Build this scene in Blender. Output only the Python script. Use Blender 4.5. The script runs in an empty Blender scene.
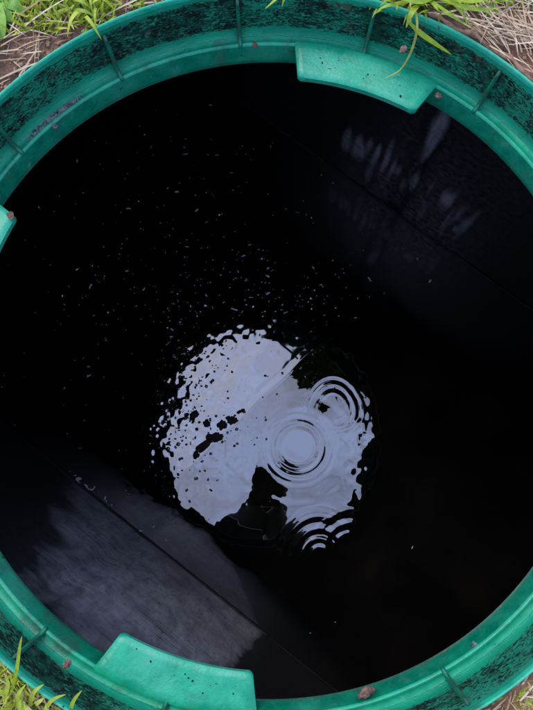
import bpy, bmesh, math, random
import numpy as np
from mathutils import Vector, Matrix, noise as mnoise

random.seed(7); rng = np.random.default_rng(7)
R = math.radians
S = bpy.context.scene
COL = S.collection

# ------------------------------------------------------------------ camera
FPX, TILT, ROLL = 723.0, 0.1583, 0.0125
CAM = np.array([-0.0056, -0.1146, 0.7186])
cd = bpy.data.cameras.new('camera'); cam = bpy.data.objects.new('camera', cd); COL.objects.link(cam)
cd.sensor_fit = 'HORIZONTAL'; cd.sensor_width = 36.0; cd.lens = 36.0 * FPX / 533.0
cd.clip_start = 0.01; cd.clip_end = 1000.0
cam.matrix_world = Matrix.Translation(Vector(CAM)) @ Matrix.Rotation(TILT, 4, 'X') @ Matrix.Rotation(ROLL, 4, 'Z')
S.camera = cam

# ------------------------------------------------------------------ light
SUN_EL, SUN_AZ = R(62), R(128)          # azimuth counted from +x towards +y
w = bpy.data.worlds.new('World'); S.world = w; w.use_nodes = True
nt = w.node_tree; nt.nodes.clear()
N = nt.nodes.new; L = nt.links.new
out = N('ShaderNodeOutputWorld'); bg = N('ShaderNodeBackground')
sky = N('ShaderNodeTexSky'); sky.sky_type = 'NISHITA'; sky.sun_disc = False
sky.sun_elevation = SUN_EL; sky.sun_rotation = R(90) - SUN_AZ
sky.dust_density = 3.0; sky.air_density = 1.0; sky.ozone_density = 1.5
tc = N('ShaderNodeTexCoord')
no = N('ShaderNodeTexNoise'); no.inputs['Scale'].default_value = 11.0; no.inputs['Detail'].default_value = 6; no.inputs['Roughness'].default_value = 0.55
L(tc.outputs['Generated'], no.inputs['Vector'])
rp = N('ShaderNodeMapRange'); rp.inputs['From Min'].default_value = 0.34; rp.inputs['From Max'].default_value = 0.60
rp.inputs['To Min'].default_value = 0.22; rp.inputs['To Max'].default_value = 0.97
L(no.outputs['Fac'], rp.inputs['Value'])
mx = N('ShaderNodeMix'); mx.data_type = 'RGBA'
L(rp.outputs['Result'], mx.inputs['Factor']); L(sky.outputs['Color'], mx.inputs['A'])
mx.inputs['B'].default_value = (7.9, 9.7, 16.2, 1)      # the thin bright cloud cover
L(mx.outputs['Result'], bg.inputs['Color']); bg.inputs['Strength'].default_value = 0.10
L(bg.outputs[0], out.inputs['Surface'])
sd = bpy.data.lights.new('sun', 'SUN'); sun = bpy.data.objects.new('sun', sd); COL.objects.link(sun)
sd.energy = 1.2; sd.angle = R(24); sd.color = (1.0, 0.96, 0.91)
sv = Vector((math.cos(SUN_EL) * math.cos(SUN_AZ), math.cos(SUN_EL) * math.sin(SUN_AZ), math.sin(SUN_EL)))
sun.location = sv * 20; sun.rotation_euler = sv.to_track_quat('Z', 'Y').to_euler()
S.view_settings.view_transform = 'Standard'; S.view_settings.look = 'None'
S.view_settings.exposure = 0.75; S.view_settings.gamma = 1.0; S.view_settings.use_curve_mapping = False
S.cycles.max_bounces = 8; S.cycles.use_denoising = True

ZW = -0.82                             # water level; z = 0 is the ledge inside the rim
ZG = 0.058                              # ground

# ------------------------------------------------------------------ helpers
def at(x, y, z):
    """where the ray through photo pixel (x, y) meets the horizontal plane z"""
    u0 = (x - 266.5) / FPX; v0 = (355 - y) / FPX
    u = u0 * math.cos(ROLL) - v0 * math.sin(ROLL); v = u0 * math.sin(ROLL) + v0 * math.cos(ROLL)
    dy = v * math.cos(TILT) + math.sin(TILT); dz = v * math.sin(TILT) - math.cos(TILT)
    k = (z - CAM[2]) / dz
    return Vector((CAM[0] + u * k, CAM[1] + dy * k, z))

def tag(o, label=None, cat=None, group=None, kind=None):
    if label: o['label'] = label
    if cat: o['category'] = cat
    if group: o['group'] = group
    if kind: o['kind'] = kind
    return o

def empty(name, loc=(0, 0, 0), label=None, cat=None, group=None):
    o = bpy.data.objects.new(name, None); o.empty_display_size = 0.05; COL.objects.link(o); o.location = loc
    return tag(o, label, cat, group)

def link(name, me, mat=None, parent=None, smooth=True):
    o = bpy.data.objects.new(name, me); COL.objects.link(o)
    if mat and not me.materials: me.materials.append(mat)
    if smooth: me.polygons.foreach_set('use_smooth', [True] * len(me.polygons))
    if parent:
        o.parent = parent
        o.location = -Vector(parent.matrix_basis.translation) if parent.type == 'EMPTY' else (0, 0, 0)
    return o

def mesh(name, v, f):
    me = bpy.data.meshes.new(name); me.from_pydata([tuple(map(float, p)) for p in v], [], f); me.update(); return me

def from_bm(name, bm):
    me = bpy.data.meshes.new(name); bm.to_mesh(me); bm.free(); return me

def np_mesh(name, V, quads):
    """fast mesh from numpy arrays: V (n,3), quads (m,4)"""
    me = bpy.data.meshes.new(name)
    me.vertices.add(len(V)); me.vertices.foreach_set('co', np.ascontiguousarray(V, np.float32).ravel())
    m, k = quads.shape
    me.loops.add(m * k); me.loops.foreach_set('vertex_index', np.ascontiguousarray(quads, np.int32).ravel())
    me.polygons.add(m); me.polygons.foreach_set('loop_start', np.arange(0, m * k, k, dtype=np.int32))
    me.update(calc_edges=True); return me

class Mat:
    """small node-tree writer"""
    def __init__(s, name):
        s.m = bpy.data.materials.new(name); s.m.use_nodes = True; s.t = s.m.node_tree
        s.b = s.t.nodes['Principled BSDF']
    def n(s, typ, **kw):
        x = s.t.nodes.new('ShaderNode' + typ)
        for k, v in kw.items():
            if k in x.inputs: x.inputs[k].default_value = v
            else: setattr(x, k, v)
        return x
    def l(s, a, b): s.t.links.new(a, b)
    def set(s, **kw):
        for k, v in kw.items():
            i = s.b.inputs[k.replace('_', ' ')]
            if hasattr(v, 'links'): s.l(v, i)
            else: i.default_value = v
        return s
    def coord(s, which='Object', scale=(1, 1, 1), rot=(0, 0, 0)):
        c = s.n('TexCoord'); m = s.n('Mapping')
        m.inputs['Scale'].default_value = scale; m.inputs['Rotation'].default_value = rot
        s.l(c.outputs[which], m.inputs['Vector']); return m.outputs[0]
    def noise(s, vec, scale, detail=4, rough=0.55, dist=0.0):
        x = s.n('TexNoise'); x.inputs['Scale'].default_value = scale; x.inputs['Detail'].default_value = detail
        x.inputs['Roughness'].default_value = rough; x.inputs['Distortion'].default_value = dist
        s.l(vec, x.inputs['Vector']); return x.outputs['Fac']
    def ramp(s, fac, a, b, lo=0.0, hi=1.0):
        x = s.n('MapRange'); x.inputs['From Min'].default_value = a; x.inputs['From Max'].default_value = b
        x.inputs['To Min'].default_value = lo; x.inputs['To Max'].default_value = hi
        s.l(fac, x.inputs['Value']); return x.outputs['Result']
    def math(s, op, a, b=None):
        x = s.n('Math', operation=op)
        for i, v in enumerate((a, b)):
            if v is None: continue
            if hasattr(v, 'links'): s.l(v, x.inputs[i])
            else: x.inputs[i].default_value = v
        return x.outputs[0]
    def mix(s, fac, a, b):
        x = s.n('Mix', data_type='RGBA')
        for v, k in ((fac, 'Factor'), (a, 'A'), (b, 'B')):
            if hasattr(v, 'links'): s.l(v, x.inputs[k])
            else: x.inputs[k].default_value = v if k == 'Factor' else (*v, 1)
        return x.outputs['Result']
    def bump(s, h, strength, dist, normal=None):
        x = s.n('Bump'); x.inputs['Strength'].default_value = strength; x.inputs['Distance'].default_value = dist
        s.l(h, x.inputs['Height'])
        if normal: s.l(normal, x.inputs['Normal'])
        s.l(x.outputs[0], s.b.inputs['Normal']); return x.outputs[0]

# ------------------------------------------------------------------ materials
GREEN = (0.002, 0.330, 0.165); GREEN_D = (0.001, 0.215, 0.110)

def mat_wall():
    m = Mat('green_plastic_stippled_with_dirt')
    uv = m.coord('UV')
    # short slanting strokes of black dirt: stretched noise in arc-length / height space
    st = m.coord('UV', scale=(125, 300, 1), rot=(0, 0, R(-18)))
    strokes = m.noise(st, 1.0, 4, 0.62, 1.4)
    st2 = m.coord('UV', scale=(280, 560, 1), rot=(0, 0, R(-8)))
    strokes2 = m.noise(st2, 1.0, 3, 0.6, 0.8)
    patch = m.noise(uv, 28.0, 5, 0.7)
    sep = m.n('SeparateXYZ'); m.l(uv, sep.inputs[0])
    z = sep.outputs['Y']
    up = m.ramp(z, 0.064, 0.056, 0.0, 1.0)                   # the top band stays clean
    lo = m.ramp(z, 0.004, 0.014, 0.0, 1.0)
    zone = m.math('MULTIPLY', up, lo)
    thr = m.math('ADD', m.math('MULTIPLY', patch, 0.42), m.math('MULTIPLY', zone, 0.34))
    a = m.math('ADD', m.math('MULTIPLY', strokes, 0.58), m.math('MULTIPLY', strokes2, 0.42))
    low = m.math('MULTIPLY', m.math('SUBTRACT', m.noise(uv, 8.0, 3, 0.6), 0.5), 0.40)
    d = m.math('ADD', m.math('ADD', a, low), m.math('SUBTRACT', thr, 1.02))
    dirt = m.ramp(d, -0.03, 0.035, 0.0, 1.0)
    worn = m.ramp(m.noise(uv, 30, 5, 0.65), 0.42, 0.70, 0.0, 1.0)
    g = m.mix(worn, GREEN_D, GREEN)
    haze = m.math('MULTIPLY', m.ramp(m.noise(uv, 60, 6, 0.7), 0.40, 0.66), m.ramp(zone, 0, 1, 0.10, 0.42))
    g = m.mix(haze, g, (0.010, 0.055, 0.036))                  # thin greasy film between the strokes
    fleck = m.ramp(m.noise(uv, 420, 3, 0.6), 0.66, 0.72)
    g = m.mix(fleck, g, (0.012, 0.016, 0.013))
    scuff = m.ramp(m.noise(m.coord('UV', scale=(24, 160, 1), rot=(0, 0, R(9))), 1, 6, 0.75), 0.62, 0.74, 0, 0.55)
    g = m.mix(scuff, g, (0.07, 0.42, 0.26))
    soil = m.ramp(m.noise(uv, 26, 5, 0.7), 0.58, 0.68, 0.0, 1.0)
    dcol = m.mix(soil, (0.005, 0.007, 0.006), (0.10, 0.062, 0.045))
    m.set(Base_Color=m.mix(m.math('MULTIPLY', dirt, m.ramp(m.noise(uv, 75, 4, 0.6), 0.35, 0.55, 0.62, 0.98)), g, dcol),
          Roughness=m.ramp(dirt, 0, 1, 0.30, 0.8), IOR=1.5, Specular_IOR_Level=m.ramp(dirt, 0, 1, 0.5, 0.12))
    m.bump(m.math('ADD', dirt, m.math('MULTIPLY', strokes2, 0.7)), 0.8, 0.0018)
    return m.m

def mat_green(name, pale=0.0, pits=False, dark=1.0, gr=0.56):
    m = Mat(name); o = m.coord('Object')
    n1 = m.noise(o, 55, 5, 0.65); n2 = m.noise(o, 11, 3, 0.5)
    c0 = tuple(a * (1 - pale) + b * pale for a, b in zip(GREEN, (0.045, 0.47, 0.29)))
    c1 = tuple(a * (1 - pale) + b * pale for a, b in zip(GREEN_D, (0.012, 0.37, 0.22)))
    c0 = tuple(x * dark for x in c0); c1 = tuple(x * dark for x in c1)
    base = m.mix(m.ramp(n1, 0.35, 0.68), c1, c0)
    base = m.mix(m.ramp(n2, 0.52, 0.72, 0, 0.45 * dark), base, (0.07, 0.36, 0.24))
    scr = m.noise(m.coord('Object', scale=(130, 34, 60), rot=(0, 0, 0.6)), 1, 6, 0.75, 0.8)
    base = m.mix(m.ramp(scr, 0.60, 0.76, 0, 0.4), base, (0.14, 0.46, 0.32))
    speck = m.noise(o, 130 if pits else 170, 3, 0.6)
    s = m.ramp(speck, 0.685 if pits else 0.70, 0.73, 0, 1)
    grime = m.ramp(m.noise(o, 24, 5, 0.7), gr, gr + .18, 0, 0.8)
    base = m.mix(grime, base, (0.035, 0.060, 0.045))
    base = m.mix(s, base, (0.012, 0.016, 0.012))
    fs = m.ramp(m.noise(o, 330, 4, 0.65), 0.66, 0.72, 0, 0.85)
    base = m.mix(fs, base, (0.02, 0.035, 0.028))
    dust = m.ramp(m.noise(m.coord('Object', scale=(1, 1, 1)), 75, 7, 0.78), 0.56, 0.70, 0, 0.30)
    base = m.mix(dust, base, (0.10, 0.20, 0.15))
    m.set(Base_Color=base, Roughness=m.ramp(n1, 0.3, 0.7, 0.20, 0.42), IOR=1.45)
    h = m.math('SUBTRACT', m.math('MULTIPLY', m.noise(o, 240, 5, 0.7), 0.5), s)
    m.bump(h, 0.6, 0.0015)
    return m.m

def mat_tank():
    m = Mat('black_wet_tank_plastic')
    uv = m.coord('UV'); light_and_film = m.n('Attribute', attribute_name='light_and_film').outputs['Fac']
    st = m.noise(m.coord('UV', scale=(7, 210, 1)), 1, 7, 0.75, 0.0)           # level marks along the wall
    sm = m.noise(m.coord('UV', scale=(40, 10, 1), rot=(0, 0, 0.12)), 1, 4, 0.6, 0.8)   # runs down the wall
    big = m.noise(uv, 7.0, 5, 0.65); sp = m.noise(uv, 85, 5, 0.72)
    f = m.math('ADD', light_and_film, m.math('MULTIPLY', m.math('SUBTRACT', big, 0.5), 1.3))
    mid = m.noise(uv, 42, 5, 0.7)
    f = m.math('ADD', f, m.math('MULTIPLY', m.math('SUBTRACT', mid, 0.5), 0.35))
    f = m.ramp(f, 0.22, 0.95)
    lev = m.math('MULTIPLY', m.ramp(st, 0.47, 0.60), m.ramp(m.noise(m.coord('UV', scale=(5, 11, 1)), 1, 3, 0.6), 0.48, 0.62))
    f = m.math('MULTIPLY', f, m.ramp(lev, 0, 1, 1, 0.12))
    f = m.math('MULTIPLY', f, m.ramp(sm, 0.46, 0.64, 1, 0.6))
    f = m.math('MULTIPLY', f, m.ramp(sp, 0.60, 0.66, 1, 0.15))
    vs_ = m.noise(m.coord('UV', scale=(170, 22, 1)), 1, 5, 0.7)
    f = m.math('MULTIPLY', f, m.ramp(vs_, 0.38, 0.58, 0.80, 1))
    base = m.mix(f, (0.007, 0.007, 0.008), (0.36, 0.357, 0.395))             # black plastic under a painted light patch and dried grey film
    m.set(Base_Color=base, Roughness=m.ramp(sp, 0.3, 0.7, 0.40, 0.7), IOR=1.38)
    m.bump(m.math('ADD', m.math('MULTIPLY', sm, 0.3), m.math('MULTIPLY', sp, 0.25)), 0.2, 0.002)
    return m.m

def mat_water():
    m = Mat('black_waste_water')
    at_ = m.n('Attribute', attribute_name='film')
    f = at_.outputs['Fac']
    o = m.coord('Object')
    murk = m.ramp(m.noise(o, 7, 4, 0.6), 0.45, 0.75)
    m.set(Base_Color=m.mix(murk, (0.0016, 0.0017, 0.002), (0.006, 0.005, 0.0042)),
          Roughness=m.math('MULTIPLY', f, 0.035), IOR=m.ramp(f, 0, 1, 2.35, 2.68))
    return m.m

def mat_plain(name, c0, c1, scale=60, rough=0.8, bump=0.4, dist=0.002, detail=5):
    m = Mat(name); o = m.coord('Object'); n = m.noise(o, scale, detail, 0.65)
    m.set(Base_Color=m.mix(m.ramp(n, 0.33, 0.67), c0, c1), Roughness=rough)
    m.bump(n, bump, dist); return m.m

def mat_leaf(name, cols, rough=0.5, trans=0.5):
    """thin leaf: diffuse + translucent, hue varied by the 'tone' attribute of each blade"""
    m = Mat(name); a = m.n('Attribute', attribute_name='tone'); r = m.n('ValToRGB')
    r.color_ramp.elements[0].color = (*cols[0], 1); r.color_ramp.elements[1].color = (*cols[-1], 1)
    for i, c in enumerate(cols[1:-1]):
        e = r.color_ramp.elements.new((i + 1) / (len(cols) - 1)); e.color = (*c, 1)
    m.l(a.outputs['Fac'], r.inputs[0])
    v = m.ramp(m.noise(m.coord('Object'), 160, 3), 0.3, 0.7, 0.78, 1.15)
    x = m.n('Mix', data_type='RGBA', blend_type='MULTIPLY'); x.inputs['Factor'].default_value = 1
    m.l(r.outputs[0], x.inputs['A']); m.l(v, x.inputs['B'])
    m.set(Base_Color=x.outputs['Result'], Roughness=rough)
    t = m.n('BsdfTranslucent'); m.l(x.outputs['Result'], t.inputs['Color'])
    ms = m.n('MixShader'); ms.inputs[0].default_value = trans * 0.6
    m.l(m.b.outputs[0], ms.inputs[1]); m.l(t.outputs[0], ms.inputs[2])
    m.l(ms.outputs[0], m.t.nodes['Material Output'].inputs['Surface'])
    return m.m

def mat_ground():
    m = Mat('soil_and_turf'); o = m.coord('Object')
    n = m.noise(o, 45, 8, 0.7); n2 = m.noise(o, 160, 5, 0.7); n3 = m.noise(o, 9, 4, 0.6)
    c = m.mix(m.ramp(n, 0.35, 0.65), (0.10, 0.050, 0.030), (0.34, 0.175, 0.105))
    c = m.mix(m.ramp(n2, 0.60, 0.72), c, (0.38, 0.28, 0.21))
    c = m.mix(m.ramp(n2, 0.40, 0.30), c, (0.03, 0.021, 0.016))
    d = m.n('VectorMath', operation='LENGTH'); m.l(o, d.inputs[0])
    far = m.ramp(d.outputs['Value'], 0.50, 0.85, 0, 0.85)
    g = m.mix(m.ramp(m.noise(o, 1.3, 6, 0.65), 0.35, 0.65), (0.045, 0.085, 0.014), (0.11, 0.16, 0.035))
    c = m.mix(m.ramp(n3, 0.55, 0.70, 0, 0.6), c, (0.30, 0.24, 0.14))
    m.set(Base_Color=m.mix(far, c, g), Roughness=0.95)
    m.bump(m.math('ADD', n, m.math('MULTIPLY', n2, 0.5)), 0.9, 0.008)
    return m.m

M_WALL = mat_wall(); M_LEDGE = mat_green('green_plastic_ledge', 0.14, False, 1.0, 0.52); M_TAB = mat_green('worn_green_plastic_tab', 0.22, True, 1.0, 0.53)
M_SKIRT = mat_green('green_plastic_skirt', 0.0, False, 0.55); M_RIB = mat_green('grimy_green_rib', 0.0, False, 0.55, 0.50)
M_EDGE = mat_green('pale_scuffed_rim_edge', 0.40); M_TANK = mat_tank(); M_WATER = mat_water(); M_GROUND = mat_ground()
M_SOIL = mat_plain('soil_crumbs', (0.12, 0.062, 0.038), (0.40, 0.225, 0.145), 90, 0.95, 0.8, 0.003)
M_MUD = mat_plain('dried_grey_mud', (0.010, 0.012, 0.011), (0.26, 0.28, 0.27), 170, 0.9, 0.8, 0.002)
M_SCUM = mat_plain('dark_scum', (0.004, 0.004, 0.004), (0.014, 0.012, 0.010), 200, 0.9, 0.4, 0.001)
M_FOAM = mat_plain('pale_foam', (0.35, 0.36, 0.38), (0.75, 0.76, 0.80), 300, 0.6, 0.4, 0.001)
M_TWIG = mat_plain('wet_twig_bark', (0.006, 0.005, 0.004), (0.02, 0.015, 0.01), 140, 0.6, 0.5, 0.001)
M_GRASS = mat_leaf('grass_blades', [(0.10, 0.21, 0.008), (0.23, 0.36, 0.016), (0.39, 0.48, 0.030), (0.54, 0.53, 0.11)])
M_BROAD = mat_leaf('broad_leaf', [(0.07, 0.22, 0.012), (0.16, 0.36, 0.025), (0.25, 0.44, 0.04)], 0.45, 0.4)
M_STRAW = mat_leaf('dry_straw', [(0.24, 0.14, 0.075), (0.46, 0.33, 0.19), (0.62, 0.50, 0.33), (0.68, 0.60, 0.46)], 0.8, 0.25)
M_TREELEAF = mat_leaf('tree_leaves', [(0.012, 0.020, 0.006), (0.022, 0.034, 0.010), (0.035, 0.045, 0.014)], 0.7, 0.12)
M_BARK = mat_plain('tree_bark', (0.05, 0.038, 0.028), (0.14, 0.11, 0.085), 40, 0.95, 0.8, 0.01)
M_MOSS = mat_leaf('mossy_sprouts', [(0.20, 0.28, 0.02), (0.36, 0.42, 0.05), (0.52, 0.50, 0.12)], 0.7, 0.4)

# ------------------------------------------------------------------ ground: one sheet to the horizon with the round opening in it
def gz(x, y):
    r = math.hypot(x, y)
    h = ZG - 0.004 + 0.012 * mnoise.noise(Vector((x * 5, y * 5, 1.3))) + 0.006 * mnoise.noise(Vector((x * 22, y * 22, 4.1)))
    if r < 0.40: h = min(h, ZG + 0.002)
    return h - 0.006 * max(0, 1 - (r - 0.364) / 0.03)
rad = [0.3608 + 0.006 * i for i in range(70)] + list(np.geomspace(0.79, 3.0, 50)) + list(np.geomspace(3.2, 400, 34))
NA = 300; V = []; F = []
for i, r in enumerate(rad):
    for j in range(NA):
        a = 2 * math.pi * j / NA; x, y = r * math.cos(a), r * math.sin(a)
        V.append((x, y, gz(x, y) if r < 3 else ZG + 0.4 * mnoise.noise(Vector((x * .05, y * .05, 0))) * min(1, (r - 3) / 20)))
for i in range(len(rad) - 1):
    for j in range(NA):
        k = (j + 1) % NA; F.append((i * NA + j, (i + 1) * NA + j, (i + 1) * NA + k, i * NA + k))
# the earth bank that goes down behind the rim, so that the shaft is lined
b0 = len(V)
for j in range(NA):
    a = 2 * math.pi * j / NA; V.append((0.368 * math.cos(a), 0.368 * math.sin(a), -0.03))
for j in range(NA):
    k = (j + 1) % NA; F.append((b0 + j, j, k, b0 + k))
tag(link('ground', mesh('ground', V, F), M_GROUND), kind='structure')

# ------------------------------------------------------------------ the green manhole rim
rim = empty('manhole_rim', (0, 0, ZG), 'round green plastic manhole rim with inner tabs, sunk flush in the turf', 'manhole rim')

def lathe(name, prof, mat, parent, closed=False, n=288, a0=0.0, a1=2 * math.pi, wob=0.0):
    full = abs(a1 - a0 - 2 * math.pi) < 1e-6
    m = n if full else n + 1; V = []; F = []; UV = []
    arc = [0]
    for p, q in zip(prof, prof[1:]): arc.append(arc[-1] + math.hypot(q[0] - p[0], q[1] - p[1]))
    k = len(prof)
    for j in range(m):
        a = a0 + (a1 - a0) * j / n; c, s = math.cos(a), math.sin(a)
        for r, z in prof:
            rr = r + wob * mnoise.noise(Vector((c * 3, s * 3, z * 40)))
            V.append((rr * c, rr * s, z))
    nn = n
    for j in range(nn):
        j2 = (j + 1) % m
        for i in range(k - 1 if not closed else k):
            i2 = (i + 1) % k
            F.append((j * k + i, j2 * k + i, j2 * k + i2, j * k + i2))
            u0, u1 = 0.35 * (a0 + (a1 - a0) * j / n), 0.35 * (a0 + (a1 - a0) * (j + 1) / n)
            za, zb = prof[i][1], prof[i2][1]
            UV += [(u0, za), (u1, za), (u1, zb), (u0, zb)]
    me = mesh(name, V, F); ul = me.uv_layers.new(name='UVMap')
    ul.data.foreach_set('uv', [c for p in UV for c in p])
    if closed and not full:
        pass
    return link(name, me, mat, parent)

# from the outside top edge inwards: edge bead, wall, ledge with its raised bead, sloping skirt
lathe('rim_edge', [(0.3605, 0.03), (0.3607, 0.062), (0.3604, 0.0672), (0.3596, 0.0690), (0.3583, 0.0692), (0.3573, 0.0675), (0.3568, 0.0630)], M_EDGE, rim, wob=0.0006)
lathe('wall', [(0.3567, 0.0629), (0.3560, 0.054), (0.3552, 0.044), (0.3545, 0.034), (0.3538, 0.024), (0.3532, 0.014), (0.3526, 0.006), (0.3510, 0.0015), (0.3500, 0.0002)], M_WALL, rim, wob=0.0006)
lathe('ledge', [(0.3499, 0.0), (0.3470, -0.0006), (0.3440, -0.0004), (0.3428, 0.0012), (0.3412, 0.0022), (0.3396, 0.0016), (0.3386, -0.0006)], M_LEDGE, rim, wob=0.0004)
lathe('skirt', [(0.3385, -0.0007), (0.3365, -0.006), (0.3335, -0.017), (0.3322, -0.022), (0.3335, -0.0235), (0.3370, -0.021), (0.3420, -0.012), (0.3530, -0.010)], M_SKIRT, rim, wob=0.0004)

RIB0 = R(118.9)
def rib_mesh():
    prof = [(0.3572, 0.0595), (0.3520, 0.0575), (0.3500, 0.050), (0.3462, 0.010), (0.3440, 0.0050), (0.3400, 0.0042), (0.3378, 0.0012), (0.3380, -0.004), (0.3420, -0.0035), (0.3560, -0.0015)]
    bm = bmesh.new(); rows = []
    for s in (-1, 1):
        rows.append([bm.verts.new((r, s * (0.0016 if i < 3 else 0.0023), z)) for i, (r, z) in enumerate(prof)])
    n = len(prof)
    for i in range(n):
        bm.faces.new((rows[0][i], rows[0][(i + 1) % n], rows[1][(i + 1) % n], rows[1][i]))
    bm.faces.new(rows[0][::-1]); bm.faces.new(rows[1])
    bmesh.ops.recalc_face_normals(bm, faces=bm.faces)
    bmesh.ops.bevel(bm, geom=[e for e in bm.edges if e.calc_length() > 0.003], offset=0.0009, segments=2, affect='EDGES', clamp_overlap=True)
    return from_bm('rib', bm)
RM = rib_mesh()
for k in range(16):
    o = link('rib', RM, M_RIB, rim); o.rotation_euler = (0, 0, RIB0 + k * R(22.5))

def tab_mesh(seed):
    """plate that reaches in from the ledge: bevelled corners, slanting ends"""
    rnd = random.Random(seed); n = 40; bm = bmesh.new()
    half_o, half_i = R(13.6), R(12.4)
    rs = [0.3430, 0.3400, 0.333, 0.326, 0.318, 0.310, 0.3050, 0.3022]
    top = []
    for i, r in enumerate(rs):
        t = (rs[0] - r) / (rs[0] - rs[-1]); half = half_o + (half_i - half_o) * t
        if i == len(rs) - 1: half -= R(0.55)
        z = [0.0030, 0.0044, 0.0040, 0.0036, 0.0034, 0.0032, 0.0030, 0.0012][i]
        row = []
        for j in range(n + 1):
            q = -1 + 2 * j / n; a = q * half
            zz = z - (0.0022 if j in (0, n) else 0) + 0.0005 * mnoise.noise(Vector((r * 60, a * 20, seed)))
            row.append(bm.verts.new((r * math.cos(a), r * math.sin(a), zz)))
        top.append(row)
    bot = [[bm.verts.new((v.co.x, v.co.y, -0.006 + (0.001 if i < 2 else 0))) for v in row] for i, row in enumerate(top)]
    for i in range(len(rs) - 1):
        for j in range(n):
            bm.faces.new((top[i][j], top[i][j + 1], top[i + 1][j + 1], top[i + 1][j]))
            bm.faces.new((bot[i][j], bot[i + 1][j], bot[i + 1][j + 1], bot[i][j + 1]))
    for i in range(len(rs) - 1):
        for j in (0, n):
            bm.faces.new((top[i][j], top[i + 1][j], bot[i + 1][j], bot[i][j]))
    for j in range(n):
        for i in (0, len(rs) - 1):
            bm.faces.new((top[i][j], top[i][j + 1], bot[i][j + 1], bot[i][j]))
    bmesh.ops.recalc_face_normals(bm, faces=bm.faces)
    for e in bm.edges:
        if len(e.link_faces) == 2 and e.calc_face_angle() > R(50): e.smooth = False
    return from_bm('tab', bm)
def lump(name, r, sx=1, sy=1, sz=1, seed=0, sub=2, amp=0.35, freq=1.6):
    bm = bmesh.new(); bmesh.ops.create_icosphere(bm, subdivisions=sub, radius=1)
    for v in bm.verts:
        k = 1 + amp * mnoise.noise(v.co * freq + Vector((seed * 7.1, seed * 3.3, seed)))
        k += .45 * amp * mnoise.noise(v.co * freq * 2.7 + Vector((seed, 5.5, 2)))
        v.co = Vector((v.co.x * sx, v.co.y * sy, v.co.z * sz)) * (k * r)
    return from_bm(name, bm)
PIT = lump('grit_pit', 0.0009, 1.3, 1, 0.5, 3, 1)
for q, (c, pits) in enumerate(((73.0, [(-8.5, .326), (-8, .321), (1, .320), (2.2, .3215), (0.4, .314), (4.6, .328), (-5, .327), (7.5, .321), (9.8, .331), (-9.6, .333), (8.5, .310)]), (164.5, [(6, .318), (-5, .325)]),
                               (-105.2, [(-1.5, .316), (-0.8, .3135), (-2.3, .3175), (5.5, .313), (8.6, .308), (-4.4, .326), (-9.4, .322)]), (-15.0, []))):
    o = link('tab', tab_mesh(q), M_TAB, rim); o.rotation_euler = (0, 0, R(c))
    for da, r in pits:
        p = link('grit_speck', PIT, M_SCUM); p.parent = o; a = R(-da)
        p.location = (r * math.cos(a), r * math.sin(a), 0.0034); p.scale = [random.uniform(.7, 1.5)] * 3; p.rotation_euler = (0, 0, random.random() * 6)

# ------------------------------------------------------------------ buried tank below the rim
tank = empty('buried_tank', (0, 0, -0.06), 'dark plastic tank with straight wet side walls rising out of the black water', 'tank')
TA = R(-36.6); TD = Vector((math.cos(TA), math.sin(TA), 0)); TN = Vector((-math.sin(TA), math.cos(TA), 0))
HL = 1.35
V0 = .5 * (at(65, 475, ZW).dot(TN) + at(260, 630, ZW).dot(TN)); V1 = .5 * (at(330, 165, ZW).dot(TN) + at(490, 280, ZW).dot(TN))
#                   # wall offsets across, half length along
def tp(u, v, z): return TD * u + TN * v + Vector((0, 0, z))
def flute(u): return math.exp(-(((u - UF + 0.36) % 0.72 - 0.36) / 0.020) ** 2)
def wall_hit(x, y, v):
    d = at(x, y, -1) - at(x, y, 0); p = at(x, y, 0); t = (v - p.dot(TN)) / d.dot(TN); q = p + d * t
    return q.dot(TD), q.z
UF = wall_hit(112, 552, V0)[0]
rs_ = random.Random(4)
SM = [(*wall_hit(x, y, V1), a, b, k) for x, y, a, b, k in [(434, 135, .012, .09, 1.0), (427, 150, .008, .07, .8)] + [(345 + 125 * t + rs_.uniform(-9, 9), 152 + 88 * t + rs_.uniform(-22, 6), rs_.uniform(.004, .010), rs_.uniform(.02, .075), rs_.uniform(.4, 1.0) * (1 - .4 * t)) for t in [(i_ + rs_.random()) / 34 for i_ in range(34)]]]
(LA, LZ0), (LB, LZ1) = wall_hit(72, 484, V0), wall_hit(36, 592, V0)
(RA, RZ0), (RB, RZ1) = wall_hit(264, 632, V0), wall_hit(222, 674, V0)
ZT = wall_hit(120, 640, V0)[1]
def light_and_film(u, z, sgn):
    """pool of light painted on one long wall, dried grey film smears on the other"""
    if sgn < 0:  # pale patch painted in the outline of the light falling in
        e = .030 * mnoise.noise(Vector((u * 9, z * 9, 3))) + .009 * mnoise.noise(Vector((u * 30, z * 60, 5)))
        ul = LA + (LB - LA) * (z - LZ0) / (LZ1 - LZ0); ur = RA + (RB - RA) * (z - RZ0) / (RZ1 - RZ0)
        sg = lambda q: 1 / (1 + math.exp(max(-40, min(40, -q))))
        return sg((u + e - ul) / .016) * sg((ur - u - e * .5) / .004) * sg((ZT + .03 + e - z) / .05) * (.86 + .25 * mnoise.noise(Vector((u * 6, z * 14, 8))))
    return min(1, sum(k * math.exp(-((u - a) / sa_) ** 2 - ((z - b) / sb) ** 2) for a, b, sa_, sb, k in SM))
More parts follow.
